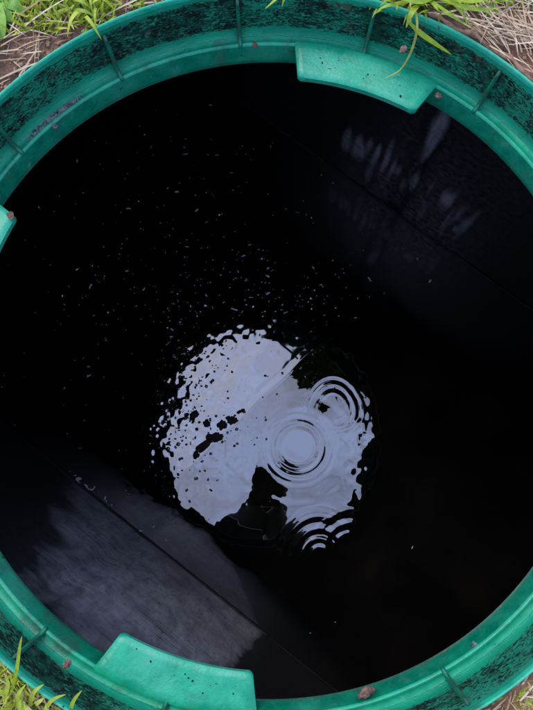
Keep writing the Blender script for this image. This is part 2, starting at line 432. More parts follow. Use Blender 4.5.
def tank_wall(v, sgn, seed):
    """one long wall: shallow vertical flutes and a slight outward lean towards the middle height"""
    us = np.concatenate([np.linspace(-HL, -.55, 20), np.arange(-.545, .75, .004), np.linspace(.752, HL, 20)]); zs = np.concatenate([np.linspace(ZW - 0.25, ZW - .01, 6), np.arange(ZW, -.055, .007), [-.05]]); V = []; F = []; UV = []
    for z in zs:
        for u in us:
            fl = flute(u)
            off = 0.007 * fl * min(1, max(0, (z - ZW) / .02)) + 0.0035 * mnoise.noise(Vector((u * 4, z * 4, seed))) + 0.035 * max(0, (z - ZW)) * 0.4
            V.append(tp(u, v + sgn * off, z))
    n = len(us)
    for i in range(len(zs) - 1):
        for j in range(n - 1):
            F.append((i * n + j, i * n + j + 1, (i + 1) * n + j + 1, (i + 1) * n + j))
            UV += [(us[j] + seed, zs[i]), (us[j + 1] + seed, zs[i]), (us[j + 1] + seed, zs[i + 1]), (us[j] + seed, zs[i + 1])]
    me = mesh('side_wall', V, F); me.uv_layers.new(name='UVMap').data.foreach_set('uv', [c for p in UV for c in p])
    o = link('side_wall', me, M_TANK, tank)
    sa = me.attributes.new('light_and_film', 'FLOAT', 'POINT'); sa.data.foreach_set('value', [light_and_film(u, z, sgn) for z in zs for u in us])
    return o
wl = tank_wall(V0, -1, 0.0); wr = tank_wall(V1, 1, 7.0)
def bead(v, sgn, seed):
    """lip of grease along the water line of a wall"""
    V = []; F = []; us = np.linspace(-HL, HL, 700); k = 8
    for j, u in enumerate(us):
        fl = flute(u)
        r = (0.0042 if sgn < 0 else 0.0026) + 0.0010 * mnoise.noise(Vector((u * 40, seed, 0))) + 0.0012 * mnoise.noise(Vector((u * 150, seed, 5)))
        if sgn < 0 and u > RA + .01: r *= .3
        for i in range(k):
            a = 2 * math.pi * i / k
            V.append(tp(u, v - sgn * 0.001 + r * math.cos(a), ZW + 0.001 + r * math.sin(a) * 0.9))
    for j in range(len(us) - 1):
        for i in range(k): F.append((j * k + i, j * k + (i + 1) % k, (j + 1) * k + (i + 1) % k, (j + 1) * k + i))
    link('water_line_lip', mesh('water_line_lip', V, F), M_TANK, tank)
bead(V0, -1, 2.0); bead(V1, 1, 9.0)
for u in (-HL, HL):
    link('end_wall', mesh('end_wall', [tp(u, V0 - .06, ZW - .25), tp(u, V1 + .06, ZW - .25), tp(u, V1 + .06, -.05), tp(u, V0 - .06, -.05)], [(0, 1, 2, 3)]), M_TANK, tank)
# roof with the round opening
bm = bmesh.new(); n = 96
rin = [bm.verts.new((0.362 * math.cos(2 * math.pi * i / n), 0.362 * math.sin(2 * math.pi * i / n), -0.06)) for i in range(n)]
rup = [bm.verts.new((0.360 * math.cos(2 * math.pi * i / n), 0.360 * math.sin(2 * math.pi * i / n), -0.012)) for i in range(n)]
def on_rect(a):
    d = Vector((math.cos(a), math.sin(a), 0)); du, dv = d.dot(TD), d.dot(TN); t = 1e9
    if abs(du) > 1e-6: t = min(t, (HL + .04) / abs(du))
    if dv > 1e-6: t = min(t, (V1 + .08) / dv)
    if dv < -1e-6: t = min(t, (V0 - .08) / dv)
    return d * t
ro = []
for i in range(n):
    p = on_rect(2 * math.pi * i / n); ro.append(bm.verts.new((p.x, p.y, -0.06)))
for i in range(n):
    k = (i + 1) % n; bm.faces.new((rin[i], rin[k], ro[k], ro[i])); bm.faces.new((rin[i], rup[i], rup[k], rin[k]))
bmesh.ops.recalc_face_normals(bm, faces=bm.faces)
link('roof', from_bm('roof', bm), M_TANK, tank, smooth=False)

# ------------------------------------------------------------------ the water: real ripples in the mesh
def axis(lo, hi, f0, f1, fine, coarse):
    a = list(np.arange(lo, f0, coarse)) + list(np.arange(f0, f1, fine)) + list(np.arange(f1, hi, coarse)) + [hi]
    return np.array(a)
us = axis(-HL, HL, -0.62, 0.62, 0.0021, 0.02); vs = axis(V0 - 0.035, V1 + 0.035, V0 - .035, V1 + .035, 0.0021, 0.02)
U, W = np.meshgrid(us, vs)
X = TD.x * U + TN.x * W; Y = TD.y * U + TN.y * W; H = np.zeros_like(X)
def pxw(x, y): p = at(x, y, ZW); return p.x, p.y
PXM = pxw(301, 440)[0] - pxw(300, 440)[0]            # metres per photo pixel on the water
def rings(px, py, crests, amp, width, sect=None, wob=0.0):
    cx, cy = pxw(px, py); dx, dy = X - cx, Y - cy; r = np.hypot(dx, dy); a = np.arctan2(dy, dx)
    k = np.ones_like(r)
    if sect: k = np.clip(0.5 + 0.5 * np.cos(a - R(sect[0])) * sect[1], 0, 1)
    rr = r * (1 + wob * np.sin(3 * a + px))
    out = np.zeros_like(r)
    for i, (c, s) in enumerate(crests):
        out += s * np.exp(-((rr - c * PXM) / (width * PXM)) ** 2)
    return amp * k * out
H += rings(298, 447, [(17, .5), (21.5, -1), (25, .9), (28.5, -.6), (33, .35)], 0.00060, 1.5, (-75, .6))
H += rings(298, 447, [(40, .3), (52, -.2)], 0.0004, 4)
H += rings(333, 407, [(14, .3), (18, -.7), (22, 1), (26, -.9), (30, .5)], 0.00042, 1.6, (55, 1.0), 0.05)
H += rings(320, 557, [(9, .4), (13, -.8), (17, 1.1), (21, -.8), (26, .5), (32, -.35), (38, .3), (45, -.25)], 0.00060, 1.8, (75, 1.0), .03)
H += rings(347, 545, [(10, .5), (15, -.8), (20, .7), (26, -.5), (33, .35)], 0.00034, 2.0, (120, 1.0), .05)
H += rings(228, 345, [(7, .4), (10, -.4)], 0.0004, 1.6)
# ridge where the surface film ends, running obliquely across the bright reflection
ax, ay = pxw(186, 470); bx, by = pxw(322, 341); dl = math.hypot(bx - ax, by - ay)
tx, ty = (bx - ax) / dl, (by - ay) / dl
al = (X - ax) * tx + (Y - ay) * ty; ac = -(X - ax) * ty + (Y - ay) * tx
ac = ac + 0.0012 * np.sin(al * 50)
win = 1 / (1 + np.exp(-(al + .01) / .012)) * 1 / (1 + np.exp((al - dl - .03) / .02))
H += win * (0.00022 * np.exp(-(ac / 0.0030) ** 2) - 0.00012 * np.exp(-((ac - 0.014) / 0.005) ** 2))
film = 1 / (1 + np.exp(-(ac - 0.002) / 0.0012)) * win
# fine chop: stronger where crumbs float (upper left), nearly calm to the right
def vnoise(X, Y, s, seed):
    r = np.random.default_rng(seed); g = r.standard_normal((256, 256))
    x, y = X * s, Y * s; xi, yi = np.floor(x).astype(int), np.floor(y).astype(int); fx, fy = x - xi, y - yi
    fx, fy = fx * fx * fx * (fx * (fx * 6 - 15) + 10), fy * fy * fy * (fy * (fy * 6 - 15) + 10)
    q = lambda i, j: g[(xi + i) % 256, (yi + j) % 256]
    return (q(0, 0) * (1 - fx) + q(1, 0) * fx) * (1 - fy) + (q(0, 1) * (1 - fx) + q(1, 1) * fx) * fy
H += 0.00030 * vnoise(X, Y, 9, 1) + 0.00010 * vnoise(X, Y, 26, 2)
qx, qy = pxw(178, 392); rough = np.exp(-(((X - qx) / .13) ** 2 + ((Y - qy) / .17) ** 2))
H += rough * (0.00011 * vnoise(X, Y, 130, 3) + 0.00017 * vnoise(X, Y, 72, 4))
qx, qy = pxw(250, 320); rough2 = np.exp(-(((X - qx) / .20) ** 2 + ((Y - qy) / .08) ** 2))
H += rough2 * (0.00013 * vnoise(X, Y, 80, 5))
qx, qy = pxw(360, 450); rough3 = np.exp(-(((X - qx) / .035) ** 2 + ((Y - qy) / .16) ** 2))
H += rough3 * (0.00012 * vnoise(X, Y, 70, 6))
P = np.stack([X, Y, ZW + H], -1).reshape(-1, 3)
nv, nu = X.shape; idx = np.arange(nv * nu).reshape(nv, nu)
Q = np.stack([idx[:-1, :-1], idx[:-1, 1:], idx[1:, 1:], idx[1:, :-1]], -1).reshape(-1, 4)
wm = np_mesh('water', P, Q)
fa = wm.attributes.new('film', 'FLOAT', 'POINT'); fa.data.foreach_set('value', film.ravel().astype(np.float32))
tag(link('water', wm, M_WATER), kind='structure')

# ------------------------------------------------------------------ bubbles, scum and a twig on the water
def dome(name, r, slope, seg=12, rg=4, skew=0.0):
    V = [(0, 0, r * math.tan(slope / 2))]; F = []
    Rc = r / math.sin(slope)
    for i in range(1, rg + 1):
        t = slope * i / rg
        for j in range(seg):
            a = 2 * math.pi * j / seg
            k = 1 + skew * math.cos(a * 2) * 0.3
            V.append((Rc * math.sin(t) * math.cos(a) * k, Rc * math.sin(t) * math.sin(a) / k, Rc * (math.cos(t) - math.cos(slope)) - 0.0002))
    for j in range(seg): F.append((0, 1 + j, 1 + (j + 1) % seg))
    for i in range(rg - 1):
        for j in range(seg):
            a, b = 1 + i * seg + j, 1 + i * seg + (j + 1) % seg
            F.append((a, a + seg, b + seg, b))
    return mesh(name, V, F)
DOMES = [dome('bubble', 0.0042, R(50), 14, 5), dome('bubble', 0.0042, R(42), 14, 5, .8), dome('bubble', 0.0042, R(58), 14, 5, -.7)]
for d in DOMES: d.materials.append(M_WATER); d.polygons.foreach_set('use_smooth', [True] * len(d.polygons))
spots = []
def scatter(n, x0, x1, y0, y1, smin, smax, gauss=False):
    for _ in range(n):
        if gauss: x = random.gauss((x0 + x1) / 2, (x1 - x0) / 4); y = random.gauss((y0 + y1) / 2, (y1 - y0) / 4)
        else: x = random.uniform(x0, x1); y = random.uniform(y0, y1)
        spots.append((x, y, 1.45 * random.uniform(smin, smax) * random.uniform(.6, 1)))
scatter(46, 160, 215, 300, 480, .45, 1.1); scatter(34, 195, 335, 255, 335, .5, 1.2, True); scatter(26, 195, 260, 400, 460, .4, 1.1, True)
scatter(30, 175, 285, 330, 420, .35, .9); scatter(44, 40, 330, 105, 330, .5, 1.25); scatter(18, 60, 180, 300, 460, .4, .9); scatter(10, 300, 445, 180, 300, .5, 1.2)
[spots.append((x_, 475 + (x_ - 65) * .795 - random.uniform(1, 6) ** 1.2, random.uniform(.7, 1.7))) for x_ in [random.uniform(62, 140) for _ in range(34)]]; scatter(12, 80, 180, 480, 540, .5, 1.0); scatter(12, 265, 350, 360, 470, .3, .6)
for (x, y, s) in [(180, 377, 1.6), (222, 345, 1.5), (197, 355, 1.2), (232, 372, 1.1), (190, 421, 1.7), (186, 398, 1.3), (204, 411, 1.2), (221, 275, 1.7), (262, 258, 1.4), (320, 285, 1.6), (219, 214, 1.5), (176, 192, 1.4), (430, 281, 1.9), (90, 287, 1.6), (355, 318, 1.3), (412, 548, .5), (310, 633, .4), (335, 622, .4)]:
    spots.append((x, y, s))
def inside(x, y):
    p = at(x, y, ZW); v = p.dot(TN); return V0 + .004 < v < V1 - .012
def fleck(seed):
    """crumbly pale scrap of foam: two or three lumps run together"""
    rnd = random.Random(seed); V = []; F = []
    for q in range(rnd.choice((1, 2, 2, 3))):
        me = lump('x', 1, rnd.uniform(.7, 2.0), rnd.uniform(.5, .9), .35, seed + q, 1, .7, 2); b = len(V); ox, oy = (q * 1.5, rnd.uniform(-.7, .7)) if q else (0, 0)
        V += [(v.co.x + ox, v.co.y + oy, v.co.z) for v in me.vertices]; F += [tuple(i + b for i in p.vertices) for p in me.polygons]; bpy.data.meshes.remove(me)
    me = mesh('foam_fleck', V, F); me.materials.append(M_FOAM); return me
FLECKS = [fleck(i) for i in range(8)]
SPECKS = [lump('scum_speck', 1, 1.1, .9, .6, i + 20, 2, .5, 1.8) for i in range(5)]
for d in SPECKS: d.materials.append(M_SCUM)
def bright(x, y): return math.hypot(x - 267, y - 432) < 104
extra = [(random.gauss(268, 34), random.gauss(296, 18), random.uniform(.8, 1.5)) for _ in range(26)] + [(random.gauss(185, 14), random.gauss(385, 55), random.uniform(.6, 1.2)) for _ in range(40)] + [(random.gauss(170, 80), random.gauss(230, 70), random.uniform(.5, 1.2)) for _ in range(46)]
for (x, y, s) in spots + [e for e in extra if not bright(e[0], e[1])]:
    if not inside(x, y): continue
    p = at(x, y, ZW)
    if math.hypot(x - 268, y - 379) > 296: continue
    if not bright(x, y) and random.random() < .62:
        o = bpy.data.objects.new('foam_fleck', random.choice(FLECKS)); COL.objects.link(o); k = .0017 * s * random.uniform(.6, 1.25)
        o.location = (p.x, p.y, p.z + .0003); o.rotation_euler = (0, 0, random.gauss(.3, .9)); o.scale = (k, k, k)
        tag(o, 'tiny pale foam fleck floating on the black water', 'foam fleck', 'foam flecks floating on the water'); continue
    if y > 470 and not bright(x, y): continue
    if bright(x, y) and random.random() < .55:
        o = bpy.data.objects.new('scum_speck', random.choice(SPECKS)); COL.objects.link(o); k = .0024 * s * random.uniform(.5, 1.2)
        o.location = p; o.rotation_euler = (0, 0, random.random() * 6.28); o.scale = (k, k, k * .6)
        tag(o, 'pinhead dark scum speck on the bright sky reflection', 'scum speck', 'scum specks on the water'); continue
    if bright(x, y): s *= .72
    o = bpy.data.objects.new('bubble', random.choice(DOMES)); COL.objects.link(o)
    o.location = p; o.rotation_euler = (0, 0, random.random() * 6.28); o.scale = (s * random.uniform(.8, 1.3), s, s * random.uniform(.8, 1.15))
    tag(o, 'small glinting bubble floating on the black water', 'bubble', 'bubbles floating on the water')
# the froth too small to count
V = []; F = []
fine = []
for _ in range(420):
    c = random.random()
    if c < .45: x, y = random.gauss(150, 75), random.gauss(290, 110)
    elif c < .7: x, y = random.gauss(180, 18), random.gauss(400, 50)
    elif c < .85: x, y = random.gauss(265, 45), random.gauss(290, 28)
    else: x, y = random.uniform(30, 420), random.uniform(100, 330)
    if inside(x, y) and math.hypot(x - 268, y - 379) < 300: fine.append((x, y, random.uniform(.3, .75)))
src = [tuple(v.co) for v in DOMES[0].vertices]; sf = [tuple(p.vertices) for p in DOMES[0].polygons]
for (x, y, s) in fine:
    p = at(x, y, ZW); b = len(V); e = random.uniform(.7, 1.5); a = random.random() * 6.28; ca, sa = math.cos(a), math.sin(a)
    for q in src:
        qx, qy = q[0] * s * e, q[1] * s / e
        V.append((p.x + qx * ca - qy * sa, p.y + qx * sa + qy * ca, p.z + q[2] * s))
    F += [tuple(i + b for i in f) for f in sf]
tag(link('froth', mesh('froth', V, F), M_WATER), 'fine froth of pinhead bubbles scattered over the black water', 'froth', kind='stuff')

def flake(seed, r, el):
    """thin ragged plate of scum"""
    rnd = random.Random(seed); n = 22; bm = bmesh.new(); t, b = [], []
    for j in range(n):
        a = 2 * math.pi * j / n
        k = r * (1 + .55 * mnoise.noise(Vector((math.cos(a) * 1.7, math.sin(a) * 1.7, seed * 3.7))) + rnd.uniform(-.12, .12))
        t.append(bm.verts.new((k * math.cos(a) * el, k * math.sin(a) / el, 0.0009))); b.append(bm.verts.new((k * math.cos(a) * el * 1.03, k * math.sin(a) / el * 1.03, -0.001)))
    c = bm.verts.new((0, 0, 0.0016)); 
    for j in range(n):
        k = (j + 1) % n; bm.faces.new((t[j], t[k], c)); bm.faces.new((b[j], b[k], t[k], t[j]))
    bm.faces.new(b[::-1])
    bmesh.ops.recalc_face_normals(bm, faces=bm.faces)
    return from_bm('scum_flake', bm)
FL = [(193, 416, 8, 1.5, 50), (204, 445, 10, 1.9, 42), (212, 437, 9, 1.5, 20), (222, 425, 7, 1.3, 70), (232, 421, 7, 1.7, 30), (207, 424, 6, 1.2, 100), (218, 438, 8, 2.0, 35), (241, 411, 5, 1.8, 30), (199, 352, 5, 1.7, 35), (228, 418, 4, 1.2, 10), (196, 455, 6, 1.6, 60)]
for i, (x, y, r, el, rot) in enumerate(FL):
    o = link('scum_flake', flake(i + 1, r * PXM * 0.62, math.sqrt(el)), M_SCUM); o.location = at(x, y, ZW + .0006); o.rotation_euler = (0, 0, R(rot))
    tag(o, 'ragged dark scum flake floating at the edge of the bright sky reflection', 'scum flake', 'scum flakes on the water')
def tube(name, pts, rad, seg=8):
    V = []; F = []; n = len(pts)
    for i, p in enumerate(pts):
        p = Vector(p); d = (Vector(pts[min(i + 1, n - 1)]) - Vector(pts[max(i - 1, 0)])).normalized()
        u = d.cross(Vector((0, 0, 1)) if abs(d.z) < .9 else Vector((1, 0, 0))).normalized(); v = d.cross(u)
        r = rad[i] if hasattr(rad, '__len__') else rad
        for k in range(seg):
            a = 2 * math.pi * k / seg; V.append(p + u * r * math.cos(a) + v * r * math.sin(a))
    for i in range(n - 1):
        for k in range(seg): F.append((i * seg + k, i * seg + (k + 1) % seg, (i + 1) * seg + (k + 1) % seg, (i + 1) * seg + k))
    F.append(tuple(range(seg))[::-1]); F.append(tuple((n - 1) * seg + k for k in range(seg)))
    return mesh(name, V, F)
tw = [at(277, 340, ZW + .001), at(283, 345.5, ZW + .0015), at(290, 351, ZW + .001), at(298, 359, ZW + .001)]
tag(link('twig', tube('twig', tw, [.0012, .002, .0024, .0016]), M_TWIG), 'thin black twig floating at the upper edge of the sky reflection', 'twig')

# ------------------------------------------------------------------ crumbs of soil on the rim
M_CRUMB = mat_plain('wet_soil_crumb', (0.035, 0.022, 0.016), (0.30, 0.18, 0.125), 420, 0.9, 1.0, 0.002, 7)
def crumb(px, py, z, r, label, mat=M_CRUMB, seed=0, sx=1.3, sz=.7, name='soil_crumb'):
    r *= .78; o = link(name, lump(name, r, sx, 1, sz, seed, 3, .55, 1.6), mat); p = at(px, py, z)
    if z < -.003: p = p * (.3378 / math.hypot(p.x, p.y)); p.z = -.0022
    o.location = (p.x, p.y, p.z + r * sz * .35)
    o.rotation_euler = (0, 0, seed * 1.7); tag(o, label, 'soil crumb', 'soil crumbs on the rim'); return o
crumb(255, 45, .0005, .0034, 'dark soil crumb on the ledge next to the rib above the upper tab', seed=1)
crumb(64, 137, -.004, .0034, 'pale crumb sitting on the inner edge of the ledge beside the muddy smear', M_MUD, 2)
crumb(11, 216, .003, .0045, 'brown crumb on the corner of the tab that runs out of frame', seed=3)
crumb(366, 692, .0005, .0062, 'largest brown soil crumb lying on the ledge opposite the upper tab', seed=4, sx=1.6)
crumb(463, 629, -.006, .0030, 'tiny grey crumb clinging to the inner edge of the ledge, far from any tab', M_MUD, 5)
crumb(67, 664, .030, .0042, 'pinkish soil crumb stuck low on the stippled wall near the lower tab', seed=6)
crumb(505, 90, .034, .0034, 'reddish soil crumb stuck on the wall beside a rib under the straw', seed=7)
crumb(403, 50, .0675, .0040, 'red brown crumb on the outer rim edge below the straw', seed=8)
crumb(438, 96, .002, .0035, 'brown crumb in the corner where the upper tab meets the ledge', seed=9)
def mud_smear():
    """grey dried mud along the ledge between two ribs"""
    bm = bmesh.new(); n = 120; rows = []
    for i in range(n + 1):
        t = i / n; a = R(139.0 - 12.5 * t); row = []
        for j in range(7):
            s = j / 6; ww = (.007 + .003 * mnoise.noise(Vector((t * 9, 2, 0)))) * math.sin(math.pi * min(1, t * 1.02 + .01)) ** .4
            r = .3450 + (s - .5) * ww * (1 + .9 * mnoise.noise(Vector((t * 38, 2, 4)))) + .0022 * mnoise.noise(Vector((t * 22, 7, 1)))
            h = max(-.0016, .0004 + .0042 * mnoise.noise(Vector((t * 40, s * 4, 3)))) * math.sin(math.pi * s)
            row.append(bm.verts.new((r * math.cos(a), r * math.sin(a), .0003 + h)))
        rows.append(row)
    for i in range(n):
        for j in range(6): bm.faces.new((rows[i][j], rows[i][j + 1], rows[i + 1][j + 1], rows[i + 1][j]))
    bmesh.ops.recalc_face_normals(bm, faces=bm.faces)
    o = link('mud_smear', from_bm('mud_smear', bm), M_MUD)
    tag(o, 'grey crust of dried mud along the ledge between two ribs', 'mud smear')
mud_smear()

# ------------------------------------------------------------------ blades
def blades(name, items, mat, seg=5):
    """items: (base xyz, length, width, heading, lean0, lean1, tone); curved tapering strips joined in one mesh"""
    it = np.array([(*b, l, w_, h, a, c, t) for (b, l, w_, h, a, c, t) in items], float)
    n = len(it); k = seg + 1
    B = it[:, :3]; Ln, Wd, Hd, A0, A1, T = it[:, 3:].T
    hx, hy = np.cos(Hd), np.sin(Hd); pos = B.copy(); Vv = np.zeros((n, k, 2, 3))
    for i in range(k):
        t = i / seg; w_ = Wd * (1 - t ** 1.7) * (0.55 + 0.9 * min(1, t * 2.5) * .5) + 0.0002
        Vv[:, i, 0] = pos + np.stack([-hy * w_ / 2, hx * w_ / 2, 0 * w_], 1); Vv[:, i, 1] = pos - np.stack([-hy * w_ / 2, hx * w_ / 2, 0 * w_], 1)
        a = A0 + (A1 - A0) * t; st = (Ln / seg)[:, None]
        pos = pos + st * np.stack([np.sin(a) * hx, np.sin(a) * hy, np.cos(a)], 1)
    Vv = Vv.reshape(-1, 3); b = (np.arange(n) * k * 2)[:, None]
    q = []
    for i in range(seg): q.append(np.concatenate([b + 2 * i, b + 2 * i + 1, b + 2 * i + 3, b + 2 * i + 2], 1))
    me = np_mesh(name, Vv, np.stack(q, 1).reshape(-1, 4))
    at_ = me.attributes.new('tone', 'FLOAT', 'POINT'); at_.data.foreach_set('value', np.repeat(T, k * 2).astype(np.float32))
    me.materials.append(mat); me.polygons.foreach_set('use_smooth', [True] * len(me.polygons))
    return me
def gzn(x, y): return gz(x, y)
def clump(x, y, s, seed): return mnoise.noise(Vector((x * s, y * s, seed)))
grass, straw, moss = [], [], []
random.seed(11)
def grass_ok(x, y):
    a = math.degrees(math.atan2(y, x)) % 360; r = math.hypot(x, y)
    d = 0.55 + 1.1 * clump(x, y, 7, 2) + (.4 if r > .6 else 0)
    if 100 < a < 150: d *= min(1, max(0.05, (r - .40) / .05))           # bare soil next to the rim, upper left
    elif 20 < a < 66: d *= min(1, max(0.06, (r - .43) / .10))            # straw, upper right
    elif 285 < a < 335: d *= 0.18 if r < .47 else .7
    elif 200 < a < 260: d += .5
    return random.random() < d
def add_grass(n, r0, r1, lmin, lmax, wmin, wmax):
    for _ in range(n):
        r = math.sqrt(random.uniform(r0 * r0, r1 * r1)); a = random.random() * 2 * math.pi; x, y = r * math.cos(a), r * math.sin(a)
        if not grass_ok(x, y): continue
        l = random.uniform(lmin, lmax)
        h = random.random() * 6.28; a0 = random.uniform(.05, .5); a1 = a0 + random.uniform(.3, 1.3)
        if r < .40: h = a + random.uniform(-1.5, 1.5)                       # nearest ones lean away or along
        grass.append(((x, y, gzn(x, y) - .002), l, random.uniform(wmin, wmax), h, a0, a1, min(1, max(0, random.gauss(.5, .22)))))
add_grass(9000, .368, .75, .018, .050, .0018, .0036)
add_grass(9000, .48, .80, .02, .05, .0022, .0042)
add_grass(34000, .75, 1.7, .03, .065, .0028, .0055)
add_grass(30000, 1.7, 3.6, .04, .09, .005, .010)
for _ in range(5200):                                                    # straw and thatch, thickest to the upper right
    a = random.gauss(R(48), R(26)) if random.random() < .55 else random.random() * 6.28
    r = random.uniform(.368, .62) if random.random() < .7 else random.uniform(.5, 1.4)
    x, y = r * math.cos(a), r * math.sin(a)
    h = random.random() * 6.28
    if r < .40: h = a + math.pi / 2 * random.choice((-1, 1)) + random.uniform(-.7, .7)
    a0 = random.uniform(1.15, 1.5)
    straw.append(((x, y, gzn(x, y) + random.uniform(.001, .010)), random.uniform(.02, .075), random.uniform(.0010, .0024), h, a0, a0 + random.uniform(0, .35), random.random()))
for _ in range(2600):                                                    # yellowish mossy sprouts, lower right
    a = R(random.gauss(311, 12)); r = random.uniform(.372, .56); x, y = r * math.cos(a), r * math.sin(a)
    if clump(x, y, 28, 9) < -.05: continue
    moss.append(((x, y, gzn(x, y)), random.uniform(.005, .011), random.uniform(.003, .006), random.random() * 6.28, random.uniform(.3, 1.0), random.uniform(1.2, 1.9), random.random()))
def patch(n, x0, x1, y0, y1, ok, lmin, lmax, wmin, wmax, dst, tone=(.5, .2), lean=(.1, .8)):
    for _ in range(n):
        x, y = random.uniform(x0, x1), random.uniform(y0, y1)
        if not ok(x, y): continue
        p = at(x, y, ZG)
        if math.hypot(p.x, p.y) < .366: continue
        a0 = random.uniform(*lean)
        dst.append(((p.x, p.y, gzn(p.x, p.y) - .001), random.uniform(lmin, lmax), random.uniform(wmin, wmax), random.random() * 6.28, a0, a0 + random.uniform(.3, 1.1), min(1, max(0, random.gauss(*tone)))))
patch(2000, -70, 112, -60, 60, lambda x, y: y < 40 - .20 * x + 16 * clump(x * .03, y * .03, 1, 5), .008, .024, .0022, .0048, grass, (.66, .2))
patch(130, 100, 210, -30, 10, lambda x, y: True, .012, .026, .002, .004, grass)
patch(2600, -60, 110, 636, 770, lambda x, y: clump(x * .035, y * .035, 1, 8) > -.22, .008, .021, .0022, .0042, grass, (.74, .2))
patch(500, -40, 110, 636, 760, lambda x, y: True, .02, .05, .0012, .0024, straw, (.5, .3), (1.1, 1.4))
patch(620, -60, 200, -60, 115, lambda x, y: True, .015, .05, .0010, .0020, straw, (.45, .3), (1.15, 1.45))
patch(700, 370, 560, -40, 18, lambda x, y: y < 16 - abs(x - 440) * .12, .014, .04, .0022, .0044, grass, (.45, .2), (.2, 1.0))
patch(1600, 440, 600, 655, 780, lambda x, y: clump(x * .05, y * .05, 1, 12) > -.12, .004, .009, .003, .0058, moss, (.5, .25), (.4, 1.0))
patch(260, 440, 600, 655, 760, lambda x, y: True, .015, .04, .001, .002, straw, (.4, .3), (1.15, 1.45))
tag(bpy.data.objects.new('grass', blades('grass', grass, M_GRASS)), 'short yellow green lawn grass growing round the manhole rim', 'grass', kind='stuff')
def tip_ok(b):
    x = b[0][0] + b[1] * math.cos(b[3]) * .95; y = b[0][1] + b[1] * math.sin(b[3]) * .95
    return math.hypot(x, y) > .362 or random.random() < .03
straw = [b for b in straw if tip_ok(b)]
tag(bpy.data.objects.new('straw', blades('straw', straw, M_STRAW, 4)), 'dry pale straw and thatch lying on the soil round the rim', 'straw', kind='stuff')
tag(bpy.data.objects.new('moss', blades('moss', moss, M_MOSS, 3)), 'low yellowish mossy sprouts on the ground by the lower rim', 'moss', kind='stuff')
for k in ('grass', 'straw', 'moss'): COL.objects.link(bpy.data.objects[k])
# soil crumbs on the bare ground
V = []; F = []; pr = [lump('c', 1, 1.2, 1, .8, s + 2, 1, 1.3, 3) for s in range(4)]
prd = [(np.array([v.co for v in m.vertices]), [tuple(p.vertices) for p in m.polygons]) for m in pr]
for _ in range(5200):
    a = random.gauss(R(128), R(22)) if random.random() < .5 else random.random() * 6.28
    r = random.uniform(.366, .50); x, y = r * math.cos(a), r * math.sin(a); s = .0006 + .0022 * random.random() ** 3
    vv, ff = random.choice(prd); b = len(V); c = math.cos(x * 900); d = math.sin(x * 900); z = gzn(x, y) + s * .3
    for q in vv: V.append((x + s * (q[0] * c - q[1] * d), y + s * (q[0] * d + q[1] * c), z + s * q[2]))
    F += [tuple(i + b for i in f) for f in ff]
tag(link('loose_soil', mesh('loose_soil', V, F), M_SOIL, smooth=False), 'loose reddish brown soil crumbs on the bare ground by the rim', 'soil', kind='stuff')

# ------------------------------------------------------------------ single plants that overhang the rim
def ribbon(name, pts, width, mat, tone, parent, fold=.25):
    """one leaf blade along given points, tapering, folded a little along its midrib"""
    P = [Vector(p) for p in pts]
    Q = []
    for i in range(len(P) - 1):                       # Catmull-Rom
        p0, p1, p2, p3 = P[max(i - 1, 0)], P[i], P[i + 1], P[min(i + 2, len(P) - 1)]
        for s in range(5):
            t = s / 5
            Q.append(.5 * ((2 * p1) + (p2 - p0) * t + (2 * p0 - 5 * p1 + 4 * p2 - p3) * t * t + (3 * p1 - p0 - 3 * p2 + p3) * t ** 3))
    Q.append(P[-1]); n = len(Q); V = []; F = []
    for i, q in enumerate(Q):
        d = (Q[min(i + 1, n - 1)] - Q[max(i - 1, 0)]).normalized(); t = i / (n - 1)
        s = d.cross(Vector((0, 0, 1))); s = s.normalized() if s.length > 1e-4 else Vector((1, 0, 0)); u = s.cross(d)
        w_ = width / 2 * ((.55 + .45 * min(1, t * 3)) * (1 - t ** 2.6) + .03)
        V += [q + s * w_ + u * w_ * fold, q, q - s * w_ + u * w_ * fold]
    for i in range(n - 1):
        for k in (0, 1): F.append((i * 3 + k, i * 3 + k + 1, i * 3 + 4 + k, i * 3 + 3 + k))
    me = mesh(name, V, F); a = me.attributes.new('tone', 'FLOAT', 'POINT'); a.data.foreach_set('value', [tone] * len(V))
    return link(name, me, mat, parent)
def px3(x, y, z): return at(x, y, z)

tuft = empty('grass_tuft', at(408, 2, ZG), 'fresh green grass tuft drooping over the rim above the upper tab', 'grass tuft')
for pts, wd, tone in [
    ([(418, 6, .066), (412, 12, .085), (406, 28, .075)], .0065, .62),
    ([(408, 22, .080), (418, 32, .066), (435, 44, .055), (452, 55, .046)], .0072, .50),
    ([(415, 8, .075), (417, 28, .07), (411, 52, .04), (400, 70, .012), (385, 78, .006)], .0028, .95),
    ([(432, -6, .066), (405, 2, .09), (382, 8, .085), (371, 20, .062)], .0042, .58),
    ([(436, -4, .066), (420, 2, .10), (400, -2, .10), (384, 2, .085)], .0070, .35),
    ([(425, -3, .066), (437, 8, .09), (440, 14, .08), (438, 22, .066)], .0045, .45),
    ([(430, -2, .066), (450, 2, .09), (462, 14, .085), (474, 32, .070)], .0032, .60),
    ([(430, -4, .066), (460, 6, .10), (480, 10, .10), (500, 8, .09)], .0058, .42),
    ([(436, -2, .066), (470, 2, .10), (492, -2, .11), (512, 2, .10)], .0050, .52),
    ([(428, -2, .066), (446, 12, .10), (458, 20, .09), (470, 26, .08)], .0042, .35),
    ([(424, -6, .066), (404, -8, .10), (392, -4, .10), (380, 6, .09)], .0060, .40),
    ([(440, -3, .066), (455, -6, .10), (475, -4, .12), (490, 4, .11)], .0062, .30)]:
    ribbon('blade', [px3(*p) for p in pts], wd, M_GRASS, tone, tuft)
